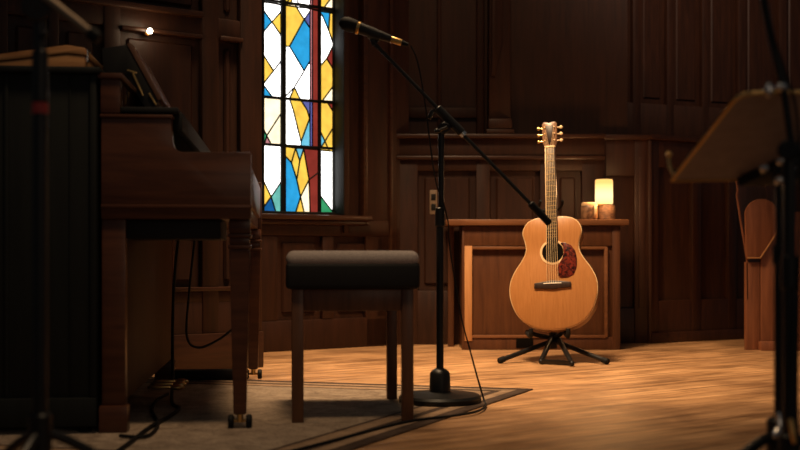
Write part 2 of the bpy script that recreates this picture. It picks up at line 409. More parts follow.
m.prism([(cx-.06, 1.26), (cx+.06, 1.26), (cx+.055, HT), (cx-.055, HT)], 'y', .02, .15, .004)
m.prism([(cx-.05, 1.50), (cx-.03, 1.50), (cx+.018, 1.7), (cx+.018, HT), (cx-.045, HT), (cx-.045, 1.6)], 'y', .0, .03, .004)
struct(BW.place(m.build('trim_4', M_wall)))
# --- right wall
RW = Wall(.70, 6.62, R(22))
m = MB(); ur = 6.5
m.box(0, ur, 0, .25, 0, HT)
for a, c in ((525, 532), (560, 573), (592, 602), (612, 617), (630, 638), (664, 671), (699, 706), (735, 743), (776, 784), (815, 825)):
    m.box(RW.u(a), RW.u(c), -.035, .002, 0, HT, .008)
m.box(RW.u(617), ur, -.03, .002, RW.z(680, 150), RW.z(680, 106), .008)
m.box(RW.u(617), ur, -.03, .002, 3.0, 3.2, .008)
ps = [617, 630, 638, 664, 671, 699, 706, 735, 743, 776, 784, 815]
for i in range(0, len(ps), 2): panel_field(m, RW.u(ps[i]), RW.u(ps[i+1]), RW.z(680, 106), 3.0, .01)
struct(RW.place(m.build('wall_right', M_wall)))

# ------------------------------------------------------------------ rug
rc = G(533, 390); ra = G(360, 448); rl = G(262, 381.5)
ex = (Vector((rl.x, rl.y))-Vector((rc.x, rc.y))).normalized(); ang = math.atan2(ex.y, ex.x)-math.pi
rug = MB(); LX, LY = 1.62, 1.75
# local frame: x to the right (corner at x=0), y away (corner at y=0)
def ring(i0, i1, mi, h):
    x0, x1, y0, y1 = -LX+i0, -i0, -LY+i0, -i0
    X0, X1, Y0, Y1 = -LX+i1, -i1, -LY+i1, -i1
    rug.box(x0, x1, Y1, y1, 0, h, 0, mi=mi); rug.box(x0, x1, y0, Y0, 0, h, 0, mi=mi)
    rug.box(x0, X0, Y0, Y1, 0, h, 0, mi=mi); rug.box(X1, x1, Y0, Y1, 0, h, 0, mi=mi)
ring(0, .045, 1, .005); ring(.045, .085, 2, .0052); ring(.085, .115, 1, .005); ring(.115, .17, 2, .0052); ring(.17, .185, 1, .005)
rug.box(-LX+.185, -.185, -LY+.185, -.185, 0, .005, mi=0)
sh = Matrix.Identity(4); ey = (Vector((ra.x, ra.y))-Vector((rc.x, rc.y))).normalized()
loc_ey = Matrix.Rotation(-ang, 2) @ ey                       # slight skew of an old rug
sh[0][1] = -loc_ey.x/abs(loc_ey.y)*1.0
bmesh.ops.transform(rug.bm, matrix=sh, verts=rug.bm.verts)
o = rug.build('rug', [M_rug_field, M_rug_dark, M_rug_mid], smooth=0); o.location = (rc.x, rc.y, 0); o.rotation_euler = (0, 0, ang)
tag(o, 'worn grey-brown rug with dark border bands under the stool and microphone stand', 'rug')
RZ = .005

# ------------------------------------------------------------------ piano
PA = R(5.8)                                                  # turned a little anticlockwise
PO = Vector((-.4226, 3.13, 0))                               # right near corner of the key bed
piano = thing('upright_piano', 'dark walnut upright piano seen from its end, lid open', 'piano', PO, PA)
ca, sa = math.cos(PA), math.sin(PA)
def pz(px, py, y=0.0):                                       # pixel -> (x, z) in the piano's plane y
    k = (px-CX)/F
    # world X = PO.x + ca*x - sa*y ; Y = PO.y + sa*x + ca*y
    x = (k*(PO.y+ca*y)-PO.x+sa*y)/(ca-k*sa)
    D = PO.y+sa*x+ca*y
    return (x, EYE-(py-HY)/F*D)
LP = 1.36                                                    # length of the case along the keyboard
def side_poly():
    return [pz(101, 219), pz(251, 219), pz(251, 152), pz(182, 152), pz(177.5, 150.5), pz(174, 147), pz(172.5, 142), pz(172, 134), pz(171, 118), pz(101, 118)]
for y0 in (0, LP-.04):
    m = MB(); m.prism(side_poly(), 'y', y0, y0+.04, .003); ck = m.build('cheek_arm', M_piano, piano)
    a = pz(100, 114); c = pz(173, 118.5)
    m = MB(); m.box(a[0], c[0], y0-.006, y0+.044, c[1], a[1], .003); m.build('arm_cap', M_piano, ck)
    a = pz(101, 208); c = pz(252, 205); y1 = -.006 if y0 == 0 else LP
    m = MB(); m.box(a[0], c[0], y1, y1+.006, a[1], c[1], .002); m.build('moulding', M_piano, ck)
xl = pz(101, 219)[0]; xk = pz(125, 300)[0]; zk = pz(200, 219)[1]; zc = pz(98, 73)[1]
m = MB()                                                     # back case, lower side panels
m.box(xl, xk, 0.01, .05, .075, zk, .003); m.box(xl, xk, LP-.05, LP-.01, .075, zk, .003)
m.box(xl, xl+.02, .05, LP-.05, .075, zc-.01)
m.box(xl-.006, xk+.006, -.005, .06, RZ, .08, .004); m.box(xl-.006, xk+.006, LP-.06, LP+.005, RZ, .08, .004)
xu = pz(120, 90)[0]
m.box(xl-.002, xu, 0.0, .04, pz(100, 113)[1], zc-.016, .003); m.box(xl-.002, xu, LP-.04, LP, pz(100, 113)[1], zc-.016, .003)
m.build('case', M_piano, piano)
m = MB(); m.box(xk-.022, xk-.004, .05, LP-.05, .09, zk, .002); m.build('knee_board', M_knee, piano)
m = MB(); m.box(xu-.02, xu-.004, .04, LP-.04, pz(100, 114)[1], zc-.016, .002)
M_pol, *_ = principled('polished_walnut', (.05, .018, .009), .08, 0, .8)
m.build('upper_panel', M_pol, piano)
m = MB(); m.box(xl-.01, xu+.008, -.008, LP+.008, zc-.016, zc, .004); m.build('lid', M_piano, piano)
xs = pz(178, 110)[0]
m = MB(); m.box(xu, xs, .005, LP-.005, pz(178, 112.5)[1], pz(178, 107)[1], .003); m.box(xs-.02, xs+.008, .05, LP-.06, pz(178, 112.5)[1]-.045, pz(178, 110)[1], .004); m.build('fallboard', M_vinyl, piano)
m = MB(); xkb = pz(125, 222)[0]; m.box(xl+.02, -.012, .04, LP-.04, zk+.002, zk+.045, .003); m.build('key_bed', M_piano, piano)
m = MB(); m.box(-.022, -.002, .04, LP-.04, zk+.045, pz(250, 160)[1], .003); m.build('key_slip', M_piano, piano)
m = MB(); zky = .758
for i in range(52):
    y = .075+i*(LP-.15)/52
    m.box(-.185, -.025, y, y+(LP-.15)/52-.0012, zky-.018, zky, .0015, 1)
m.build('white_keys', M_ivory, piano)
m = MB()
for i in range(52):
    if i % 7 in (0, 1, 3, 4, 5):
        y = .075+(i+1)*(LP-.15)/52
        m.box(-.185, -.085, y-.005, y+.005, zky-.002, zky+.011, .002, 1)
m.build('black_keys', M_gloss, piano)
m = MB(); a = pz(122, 223); c = pz(220, 239); m.box(a[0], c[0], .03, .36, c[1], zk, .004); m.build('under_shelf', M_vinyl, piano)
# music desk
yd = .28
q = lambda px, py: pz(px, py, yd)
m = MB(); zfb = pz(178, 107)[1]
tp = [q(101.5, 48), q(127, 44.5), q(158, 101), q(151, 106), q(125, 74.5), q(104, 73.2)]
tp[4] = (tp[4][0], max(tp[4][1], zc+.002)); tp[5] = (tp[5][0], zc+.002)
tp[3] = (tp[3][0], zfb+.001); tp[2] = (tp[2][0], max(tp[2][1], zfb+.006))
m.prism(tp, 'y', yd, yd+.44, .003); desk = m.build('music_desk', M_vinyl, piano)
d0, d1 = Vector((tp[1][0], 0, tp[1][1])), Vector((tp[2][0], 0, tp[2][1])); nrm = Vector((d1.z-d0.z, 0, -(d1.x-d0.x))).normalized()*-1
if nrm.x < 0: nrm = -nrm
m = MB(); e = nrm*.014
m.prism([(d0.x, d0.z), (d0.x+e.x, d0.z+e.z), (d1.x+e.x, d1.z+e.z), (d1.x, d1.z)], 'y', yd-.004, yd+.444, .002)
m.build('desk_front_board', M_deskfront, desk)
m = MB()
def q2(px, py, dy=-.006): x, z = pz(px, py, yd+dy); return Vector((x, yd+dy, z))
m.beam(q2(127, 70), q2(137, 73), .004, .005, .001); m.beam(q2(133, 73), q2(143, 96), .004, .006, .001); m.beam(q2(149, 93), q2(156, 105), .004, .006, .001)
m.build('brass_support', M_brass, desk)
# front legs with twin casters
lx = pz(240, 300, .05)[0]; ztop = zk
for y in (.055, LP-.045):
    m = MB()
    m.box(lx-.030, lx+.030, y-.030, y+.030, ztop-.040, ztop, .004); m.box(lx-.034, lx+.034, y-.034, y+.034, ztop-.052, ztop-.040, .004)
    m.box(lx-.028, lx+.028, y-.028, y+.028, ztop-.072, ztop-.052, .003); m.box(lx-.033, lx+.033, y-.033, y+.033, ztop-.084, ztop-.072, .004)
    t = bmesh.new(); bmesh.ops.create_cube(t, size=1)
    for v_ in t.verts:
        h = .029 if v_.co.z > 0 else .018
        v_.co = Vector((lx+math.copysign(h, v_.co.x), y+math.copysign(h, v_.co.y), ztop-.084 if v_.co.z > 0 else .040+RZ))
    bmesh.ops.bevel(t, geom=t.edges[:], offset=.003, segments=2, affect='EDGES')
    m._add(t); lg = m.build('front_leg', M_piano, piano)
    m = MB(); m.cyl((lx, y, .022), (lx, y, .048), .009); m.cyl((lx-.022, y, .026), (lx+.022, y, .026), .005)
    m.build('caster_fork', M_brass, lg)
    for s_ in (-1, 1):
        m = MB(); m.cyl((lx+s_*.017, y, RZ+.0195), (lx+s_*.034, y, RZ+.0195), .0195, bev=.004); m.build('caster_wheel', M_rub, lg)
m = MB(); m.box(xk, lx-.02, LP-.075, LP-.02, RZ, .045, .005); m.build('toe_block', M_vinyl, piano)
for i in range(3):
    m = MB(); y = LP*.5-.10+i*.085
    m.box(xk-.01, xk+.07, y-.012, y+.012, .058, .068, .004); m.ball((xk+.085, y, .062), .022, (1.2, .9, .45))
    m.build('pedal', M_brass, piano)

# ------------------------------------------------------------------ black cabinet behind the piano
bx = pz(97, 240)[0]
cab = thing('black_cabinet', 'tall black cabinet against the back of the piano', 'cabinet', PO+Vector((0, 0, RZ)), PA)
zt = pz(50, 71)[1]
m = MB(); m.box(bx-.62, bx, .0, .86, .02, zt-.012, .004); m.build('body', M_black_cab, cab)
m = MB(); m.box(bx-.64, bx+.012, -.02, .88, zt-.012, zt+.006, .005); m.build('top', M_black_cab, cab)
m = MB()
for a, c, t in ((90, 97, .010), (69, 71, .004), (4, 9, .006)):
    m.box(pz(a, 200)[0], pz(c, 200)[0], -t, .002, .10, zt-.014, .004)
m.box(bx-.62, bx, -.012, .002, .02, .10, .004); m.build('front_frame', M_black_cab, cab)
for x in (bx-.58, bx-.04):
    for y in (.04, .82): m = MB(); m.cyl((x, y, 0), (x, y, .022), .02); m.build('foot', M_rub, cab)
m = MB(); m.cyl((pz(89, 68)[0]-.012, .06, zt+.018), (pz(89, 68)[0]+.032, .06, zt+.018), .012, bev=.003); kn = m.build('rubber_cap', M_rub)
tag(kn, 'small black rubber cylinder lying on the cabinet top beside the wooden box', 'cylinder')

# wooden wedge box on the cabinet
yb = .10
a = pz(67, 47, yb); c = pz(-25, 66, yb); d = pz(87, 48, yb); zb = zt+.006+RZ+.0005
box = thing('wooden_box', 'light wooden slant-lid box lying on top of the black cabinet', 'box', PO, PA)
w0 = pz(67, 60, yb)[0]; w1 = pz(84.5, 60, yb)[0]; wl = pz(-45, 60, yb)[0]; hb = pz(67, 45, yb)[1]
m = MB()
m.prism([(wl, zb), (w1, zb), (w1, hb-.030), (w0, hb-.026), (wl, zb+.012)], 'y', yb, yb+.30, .003); bb = m.build('box_body', M_box, box)
m = MB()
m.prism([(wl-.004, zb+.014), (w0, hb-.024), (w1+.003, hb-.028), (w1+.003, hb-.008), (w0, hb), (wl-.004, zb+.030)], 'y', yb-.004, yb+.304, .003)
m.build('slant_lid', M_box, box)
m = MB(); m.box(w1, w1+.006, yb+.02, yb+.04, hb-.045, hb-.008, .001); m.build('latch', M_chrome, box)

# ------------------------------------------------------------------ padded stool
fl, fr = G(297.5, 422, RZ), G(407.5, 420.5, RZ)
br_ = G(395.5, 398.5, RZ); SR = R(5.65)
sd = (br_.y-fr.y)/2
scn = (fl+fr)/2+Vector((-math.sin(SR), math.cos(SR), 0))*sd
stool = thing('padded_stool', 'dark wooden stool with thick black padded seat on the rug', 'stool', (scn.x, scn.y, RZ), SR)
sw = (fr.x-fl.x)/2
zs0 = .5-(289-255)/F*fl.y-RZ; za = .5-(311-255)/F*fl.y-RZ; ztp = .513-RZ
lw = .0175
for sx in (-1, 1):
    for sy in (-1, 1):
        m = MB(); m.box(sx*sw-lw, sx*sw+lw, sy*sd-lw, sy*sd+lw, 0, zs0, .003); m.build('leg', M_bench, stool)
m = MB()
for sy in (-1, 1): m.box(-sw+lw, sw-lw, sy*sd-.011, sy*sd+.011, za, zs0, .002)
for sx in (-1, 1): m.box(sx*sw-.011, sx*sw+.011, -sd+lw, sd-lw, za, zs0, .002)
m.build('apron', M_bench, stool)
ov = .018
m = MB(); m.box(-sw-lw-ov, sw+lw+ov, -sd-lw-ov, sd+lw+ov, zs0, ztp-.036, .012, 3); cu = m.build('seat_cushion', M_vinyl, stool)
m = MB(); m.box(-sw-lw-ov+.001, sw+lw+ov-.001, -sd-lw-ov+.001, sd+lw+ov-.001, ztp-.050, ztp, .0245, 6)
m.build('seat_top', M_fabric, cu)

# ------------------------------------------------------------------ microphone stand with microphone (centre)
mb_ = G(440, 401.5, RZ); DM = mb_.y
def Q(px, py, dy=0): return P(px, py, DM+dy)
ms = thing('microphone_stand', 'black boom microphone stand on round base on the rug beside the stool', 'microphone stand', (0, 0, 0))
bx0 = Vector((mb_.x, DM, RZ))
ms.location = bx0
def L(v): return Vector(v)-bx0
m = MB(); m.lathe([(0, 0), (.137, 0), (.139, .006), (.139, .016), (.132, .024), (.05, .030), (.036, .034), (.034, .095), (.028, .104), (.016, .112), (0, .112)], 48)
m.build('round_base', M_black, ms)
zj = Q(440, 127).z
m = MB(); zc2 = Q(440, 215).z
m.cyl((0, 0, .10), (0, 0, zc2), .0125, n=24); m.cyl((0, 0, zc2-.045), (0, 0, zc2+.02), .0165, n=24, bev=.003); m.build('lower_tube', M_black, ms)
m = MB(); m.cyl((.004, 0, zc2), (.004, 0, zj-RZ), .0095, n=20); m.cyl((.004, 0, zj-.075), (.004, 0, zj-.02), .011, n=20); m.build('upper_tube', M_black, ms)
a, c = L(Q(372, 41)), L(Q(549, 223))
bd = (c-a).normalized()
m = MB(); m.cyl(a, c, .0066, n=16); boom = m.build('boom_arm', M_black, ms)
m = MB(); m.cyl(L(Q(530, 203)), L(Q(550, 224)), .0125, n=20, bev=.004); m.build('counterweight', M_rub, boom)
m = MB(); m.cyl(L(Q(462, 133)), L(Q(464.5, 135.5)), .0125, n=16); m.build('collar', M_chrome, boom)
m = MB()
m.cyl(L(Q(437, 108)), L(Q(462, 133)), .0155, n=18, bev=.003)
m.cyl(L(Q(444, 128, -.02)), L(Q(444, 128, .02)), .020, n=20, bev=.003)
m.beam(L(Q(444, 130)), L(Q(449, 119)), .024, .024, .003)
m.build('boom_clutch', M_black, ms)
m = MB(); m.beam(L(Q(429, 119)), L(Q(433, 110)), .008, .014, .003); m.beam(L(Q(433, 110)), L(Q(440, 112)), .008, .012, .003)
m.build('clamp_lever', M_black, ms)
m = MB(); m.cyl(L(Q(438, 131, -.03)), L(Q(447, 127, -.03)), .005, n=8); m.ball(L(Q(437, 131, -.03)), .009); m.build('wing_knob', M_black, ms)
# clip + microphone
mic = thing('microphone', 'black stage microphone with gold ring clipped on the boom', 'microphone', bx0)
ax0, ax1 = L(Q(343, 22.5)), L(Q(408, 45))
ad = (ax1-ax0).normalized(); px_ = 1/F*DM
def along(t): return ax0+ad*(t*px_)
Mx = ad.to_track_quat('Z', 'Y').to_matrix().to_4x4(); Mx.translation = ax0
def pr(pts): return [(r*.9*px_, z*px_) for r, z in pts]
m = MB(); m.lathe(pr([(0, -4), (3.5, -3.4), (6, -1), (7.6, 2.5), (8.0, 6), (7.8, 10), (6.8, 15)]), 28, Mx); m.build('grille', M_rub, mic)
m = MB(); m.lathe(pr([(6.9, 14.5), (7.3, 15), (7.3, 17.2), (6.9, 17.7)]), 28, Mx); m.build('gold_ring', M_brass, mic)
m = MB(); m.lathe(pr([(6.7, 17.4), (6.6, 20), (5.4, 34), (4.4, 50), (4.2, 51), (0, 51)]), 28, Mx); m.build('handle', M_black, mic)
m = MB(); m.lathe(pr([(3.6, 50.5), (3.8, 51), (3.7, 62), (0, 62)]), 20, Mx); m.build('cable_plug', M_brass, mic)
m = MB(); m.lathe(pr([(3.3, 61.5), (3.2, 63), (2.2, 69), (0, 69)]), 20, Mx); m.build('cable_boot', M_rub, mic)
m = MB(); m.cyl(along(28)+Vector((0, 0, -.003)), along(40)+Vector((0, 0, -.003)), 6.6*px_, 5.6*px_, n=20)
m.beam(L(Q(369, 33)), L(Q(374, 43)), .013, .016, .003); m.cyl(L(Q(373.5, 42)), L(Q(375.5, 44.5)), .011, n=14)
m.build('microphone_clip', M_black, ms)
# cable of the microphone
cp = [Q(411, 46), Q(415, 54), Q(419, 68), Q(423, 90), Q(427, 118), Q(431, 150, -.01), Q(436, 182, -.035), Q(444, 205, -.03), Q(448, 222, 0), Q(449, 240, .02), Q(454, 275, .02), Q(462, 320, .01), Q(470, 350), Q(477, 376)]
f = [G(484, 400, .009), G(485.5, 405.5, .009), G(478, 411, .009), G(455, 415.5, .009), G(420, 419.5, .009), G(390, 425.5, .009), G(350, 436, .009), G(300, 449, .009), G(240, 462, .009)]
m = MB(); m.tube([p for p in cp]+f, lambda q: .0025+.0016*min(1, max(0, (q-.5)*4)), 8, smooth=6)
o = m.build('microphone_cable', M_rub); tag(o, 'thin black cable hanging from the microphone and running across rug', 'cable')

# ------------------------------------------------------------------ lamp cabinet (behind the guitar)
DC = 5.86
cb = thing('wooden_cabinet', 'low wooden cabinet with paneled front behind the guitar', 'cabinet', (P(541, 300, DC).x, DC, 0))
def cxp(px, dy=0): return (px-CX)/F*(DC+dy)-cb.location.x
ztc = P(0, 219.5, DC).z; ztb = P(0, 225.5, DC).z
x0, x1 = cxp(462), cxp(620)
m = MB(); m.box(x0, x1, .012, .30, .0, ztb-.0, .003); body = m.build('body', M_cab, cb)
m = MB(); m.box(cxp(446), cxp(628), -.03, .32, ztb, ztc, .004); m.build('top_board', M_cab_top, cb)
zp = lambda py: P(0, py, DC).z
m = MB(); m.box(x0, cxp(464.5), -.008, .014, 0.0, ztb-.002, .003); m.box(cxp(612), x1, -.008, .014, 0, ztb-.002, .003)
m.box(x0, x1, -.004, .014, zp(246), ztb-.002, .003); m.box(x0, x1, -.006, .014, 0.0, zp(337), .003)
m.build('face_frame', M_cab, cb)
m = MB(); m.box(cxp(464.5), cxp(472), -.010, .014, zp(341), zp(246), .002); m.build('stile', M_cab_lit, cb)['label'] = 'stile toned pale for the light it catches'
m = MB(); m.box(cxp(472), cxp(606), -.012, .012, zp(249.5), zp(246.5), .003); m.box(cxp(604), cxp(607.5), -.0125, .012, zp(337), zp(247), .003)
m.box(cxp(472), cxp(606), -.012, .012, zp(338), zp(335), .003); m.build('panel_moulding', M_cab_top, cb)
m = MB(); m.box(cxp(448, .2), cxp(454, .2), .2, .24, 0, ztb, .003); m.build('side_post', M_cab, cb)
m = MB(); m.box(cxp(516), cxp(533), -.010, .0, zp(348), zp(338), .001); m.build('vent', M_hole, cb)['label'] = 'black vent opening'

# candle lamp and jar on it
DL = 5.98
def lx_(px): return (px-CX)/F*DL
zL = P(0, 205.5, DL).z; zLt = P(0, 179.5, DL).z
lamp = thing('candle_lamp', 'small glowing candle lamp on a bark-textured holder on the cabinet', 'lamp', (lx_(606), DL, ztc))
m = MB(); r0 = 9.3/F*DL; h0 = zL-ztc
m.lathe([(0, 0), (r0*.97, 0), (r0, .006), (r0*.98, h0-.006), (r0*.9, h0), (0, h0)], 28); m.build('holder', M_wicker, lamp)
hh = zLt-ztc; r1 = 8.8/F*DL; dx = lx_(604)-lx_(606)
Mo = Matrix.Translation((dx, 0, 0))
shm = bpy.data.materials.new('glowing_frosted_glass'); shm.use_nodes = True; nt = shm.node_tree; nt.nodes.clear()
e = nt.nodes.new('ShaderNodeEmission'); oo = nt.nodes.new('ShaderNodeOutputMaterial'); nt.links.new(e.outputs[0], oo.inputs[0])
v = texmap(nt, (1, 1, 1)); vl = nt.nodes.new('ShaderNodeVectorMath'); vl.operation = 'DISTANCE'
vl.inputs[1].default_value = (dx, 0, (h0+hh)/2-.018); nt.links.new(v, vl.inputs[0])
mr = nt.nodes.new('ShaderNodeMapRange'); mr.inputs[1].default_value = .044; mr.inputs[2].default_value = .085; nt.links.new(vl.outputs['Value'], mr.inputs[0])
nt.links.new(ramp(nt, mr.outputs[0], [(0, (1, .72, .33)), (.5, (.9, .55, .20)), (1, (.75, .40, .11))]), e.inputs[0]); e.inputs[1].default_value = 2.0
m = MB(); m.lathe([(0, h0+.004), (r1*.9, h0+.004), (r1, h0+.012), (r1, hh-.012), (r1*.93, hh), (0, hh)], 28, Mo); m.build('frosted_shade', shm, lamp)
m = MB(); m.lathe([(r1*.85, h0), (r1*.95, h0), (r1*.95, h0+.006), (r1*.85, h0+.006)], 28, Mo); m.build('collar', M_brass, lamp)
pl = bpy.data.lights.new('candle_glow', 'POINT'); pl.energy = 5.5; pl.color = (1, .52, .21); pl.shadow_soft_size = .06
po = bpy.data.objects.new('candle_glow', pl); C.objects.link(po); po.location = (lx_(604)+.0, DL-.11, (zL+zLt)/2+.02)
jar = thing('lidded_jar', 'squat speckled jar with pale lid left of the candle lamp', 'jar', (lx_(588.5), DL-.03, ztc))
rj = 8.6/F*DL; hj = P(0, 206, DL).z-ztc
m = MB(); m.lathe([(0, 0), (rj*.9, 0), (rj, .01), (rj, hj-.008), (rj*.9, hj), (0, hj)], 28); m.build('jar_body', M_jar, jar)
m = MB(); m.lathe([(0, hj), (rj*.95, hj), (rj*.97, hj+.012), (rj*.7, hj+.018), (0, hj+.02)], 28); m.build('jar_lid', M_cream, jar)
m = MB(); m.tube([(rj*.62, -rj*.85, .012), (rj*.5, -rj*1.15, .03), (rj*.5, -rj*1.15, .06), (rj*.62, -rj*.85, .078)], .008, 10); m.build('jar_handle', M_cream, jar)

# ------------------------------------------------------------------ guitar and its stand
GD = 5.12
gt = thing('acoustic_guitar', 'honey-coloured acoustic guitar upright on a black floor stand', 'guitar', P(554, 329, GD))
gt.rotation_euler = (R(-12.5), R(-3.1), R(-16))
K = 1.01/212.0
def gp(px, py): return ((px-552.3)*K*.975, (330.5-py)*K)
half = [(552.3, 330.5), (562, 330), (573, 327.5), (583, 321.5), (590.5, 312), (595, 300), (596, 290), (594.5, 281), (590, 271.5), (584, 263), (579.5, 255), (578.5, 248), (580, 241), (581.8, 234), (580, 227.5), (575, 222), (567, 219.3), (559, 218.8), (552.3, 219)]
ctl = [Vector((*gp(*p), 0)) for p in half]
cur = [(p.x, p.y) for p in catmull(ctl, 4)]
outl = cur+[(-x, z) for x, z in cur[-2:0:-1]]
outl = [(x, z) for x, z in outl]
TH = .105
m = MB(); m.prism(outl, 'y', .004, TH, .004); m.build('body', M_mahog, gt)
m = MB(); m.prism(outl, 'y', -.001, .006, .0025); top = m.build('soundboard', M_spruce, gt)
def scale_out(k): 
    cz = .26; return [(x*k, cz+(z-cz)*k) for x, z in outl]
m = MB(); pts = [Vector((x*1.003, .006, .26+(z-.26)*1.003)) for x, z in outl]
m.tube(pts+[pts[0]], .0032, 6, smooth=1); m.build('binding', M_cream, gt)
hc = gp(552.8, 254.3)
def disc(mb, c, r0, r1, y0, y1, n=40):
    Mt = Matrix.Translation((c[0], 0, c[1])) @ Matrix.Rotation(R(90), 4, 'X')
    pf = [(r1, -y0), (r1, -y1), (r0, -y1), (r0, -y0)] if r0 > 0 else [(0, -y1), (r1, -y1), (r1, -y0), (0, -y0)]
    if r0 > 0: pf.append(pf[0])
    mb.lathe(pf, n, Mt)
m = MB(); disc(m, hc, 0, 10.4*K, -.002, 0); m.build('sound_hole', M_hole, gt)
m = MB(); disc(m, hc, 10.6*K, 12.6*K, -.0025, 0); m.build('rosette', M_cream, gt)
pg = [(560.5, 245.5), (565, 245.2), (571, 248), (575.5, 254), (577, 262), (576.5, 271), (573, 278), (567, 280.5), (560, 280.5), (557, 277), (556.5, 271), (559, 266), (562.2, 261), (563.8, 255), (563.2, 250)]
m = MB(); m.prism([gp(*p) for p in pg], 'y', -.003, -.0005, .0006); m.build('pickguard', M_pick, gt)
m = MB(); br = [(533.5, 285), (541, 284), (552, 282.8), (563, 284), (570.5, 285), (570.5, 290), (561, 290.5), (552, 291.5), (543, 290.5), (533.5, 290)]
m.prism([gp(*p) for p in br], 'y', -.010, -.0005, .002); bri = m.build('bridge', M_rosew, gt)
m = MB(); a = gp(543, 286.2); c = gp(561, 285.2); m.box(a[0], c[0], -.0125, -.009, a[1], c[1], .0008); m.build('saddle', M_ivory, bri)
# neck
n0, n1 = gp(546.6, 244), gp(558.4, 244); t0, t1 = gp(547.2, 146), gp(557.4, 146)
m = MB(); m.prism([n0, n1, t1, t0], 'y', -.0085, -.002, .001); fb = m.build('fretboard', M_rosew, gt)
m = MB(); nz0 = gp(552, 219)[1]; m.prism([gp(547.1, 222), gp(557.9, 222), t1, t0], 'y', -.0025, .020, .005); m.build('neck', M_mahog, gt)
Ls = (gp(0, 146)[1]-gp(0, 286)[1])
for i in range(1, 20):
    z = gp(0, 286)[1]+Ls*2**(-i/12)
    if z < n0[1]+.004: break
    k = (z-n0[1])/(t0[1]-n0[1]); xa = n0[0]+(t0[0]-n0[0])*k; xb = n1[0]+(t1[0]-n1[0])*k
    m = MB(); m.box(xa+.001, xb-.001, -.0105, -.008, z-.0010, z+.0010, .0004, 1); m.build('fret', M_brass, fb)
m = MB(); m.prism([n0, (n0[0]+.0035, n0[1]), (t0[0]+.0035, t0[1]), t0], 'y', -.0092, -.003, .0005); m.build('neck_binding', M_cream, fb)
m = MB(); m.box(t0[0]-.001, t1[0]+.001, -.012, .004, t0[1]-.004, t0[1]+.004, .001); m.build('nut', M_cream, gt)
hs = [(546.6, 145.5), (545, 141), (544.6, 121.5), (546.5, 119.2), (552.3, 120.4), (558.1, 119.2), (560, 121.5), (559.6, 141), (558, 145.5)]
m = MB(); m.prism([gp(*p) for p in hs], 'y', -.004, .013, .002); hd = m.build('headstock', M_head, gt)
m = MB(); m.prism([gp(*p) for p in [(551, 143), (553.6, 143), (556.3, 123.5), (548.3, 123.5)]], 'y', -.0055, -.003, .0008); m.build('headstock_inlay', M_rosew, hd)
for sx in (-1, 1):
    for py in (125.3, 132.2, 139.2):
        m = MB(); z = gp(0, py)[1]; xe = sx*7.8*K*.975
        m.cyl((xe-sx*.004, .005, z), (xe+sx*.012, .005, z), .003, n=10)
        m.ball((xe+sx*.018, .005, z), .0095, (.9, .55, .9)); m.cyl((sx*4.8*K, -.012, z), (sx*4.8*K, -.003, z), .0035, n=10)
        m.build('tuning_peg', M_cream if sx > 0 else M_brass, hd)
for i in range(6):
    k = (i-2.5)/2.5; m = MB()
    xa = gp(552.3, 0)[0]+k*.026; xb = k*.018+(t0[0]+t1[0])/2
    m.tube([(xa, -.0115, gp(0, 286)[1]), (xb, -.0125, t0[1])], .0011 if i > 2 else .0014, 6, smooth=1)
    m.tube([(xb, -.0125, t0[1]), (math.copysign(4.6*K, k), -.010, gp(0, [139.2, 132.2, 125.3, 125.3, 132.2, 139.2][i])[1])], .0006, 5, smooth=1)
    m.build('string', M_string, gt)
# stand
gs = thing('guitar_stand', 'black folding tripod stand holding the acoustic guitar', 'guitar stand', (P(553, 340, 5.33).x, 5.33, 0))
gl = lambda v: Vector(v)-Vector(gs.location)
hub = Vector((0, 0, P(0, 338, 5.33).z))
for tipx, tipy in ((500, 360.5), (607, 361.5)):
    tip = gl(G(tipx, tipy, .014)); st_ = hub+Vector((0, -.02, -.01))
    m = MB(); m.tube([st_, tip], .0115, 12, smooth=1); lg = m.build('leg', M_black, gs)
    dd = (tip-st_).normalized(); m = MB(); m.cyl(tip-dd*.03, tip+dd*.008, .0145, n=14, bev=.004); m.build('rubber_foot', M_rub, lg)
m = MB(); a = gl(G(541, 361.5, .014)); c = gl(G(572, 363.5, .014))
m.tube([hub+Vector((-.012, -.03, 0)), a, c, hub+Vector((.022, -.03, 0))], .0125, 12, smooth=1); m.ball(a, .012); m.ball(c, .012)
m.build('front_foot', M_black, gs)
zy = P(0, 331, 5.2).z
m = MB(); m.cyl(hub+Vector((0, 0, -.05)), hub+Vector((0, 0, .05)), .02, n=18, bev=.004); m.build('hub', M_black, gs)
pt = P(551, 206, 5.37); ptl = gl(pt)
m = MB(); m.tube([hub+Vector((0, .02, .0)), Vector((ptl.x, .085, .45)), Vector((ptl.x, .145, ptl.z-.02))], .010, 12, smooth=4); m.build('upright_tube', M_black, gs)
bz = P(552, 331, GD).z
for sx in (-1, 1):
    xx = P(530 if sx < 0 else 567, 331, GD).x-gs.location.x
    zz = gt.location.z+ (.012 if True else 0)
    m = MB(); m.tube([hub+Vector((0, -.02, .0)), Vector((xx*.6, -.06, bz-.03)), Vector((xx, -.10, bz-.012)), Vector((xx*1.0, -.235, bz-.022)), Vector((xx, -.25, bz+.014))], .0105, 10, smooth=5)
    m.build('cradle_arm', M_rub, gs)
m = MB(); yk = .135
for sx in (-1, 1):
    m.tube([Vector((ptl.x, yk+.01, ptl.z-.02)), Vector((ptl.x+sx*.045, yk, ptl.z-.015)), Vector((ptl.x+sx*.055, yk-.09, ptl.z+.008)), Vector((ptl.x+sx*.052, yk-.115, ptl.z+.025))], .007, 10, smooth=4)
m.build('neck_yoke', M_rub, gs)

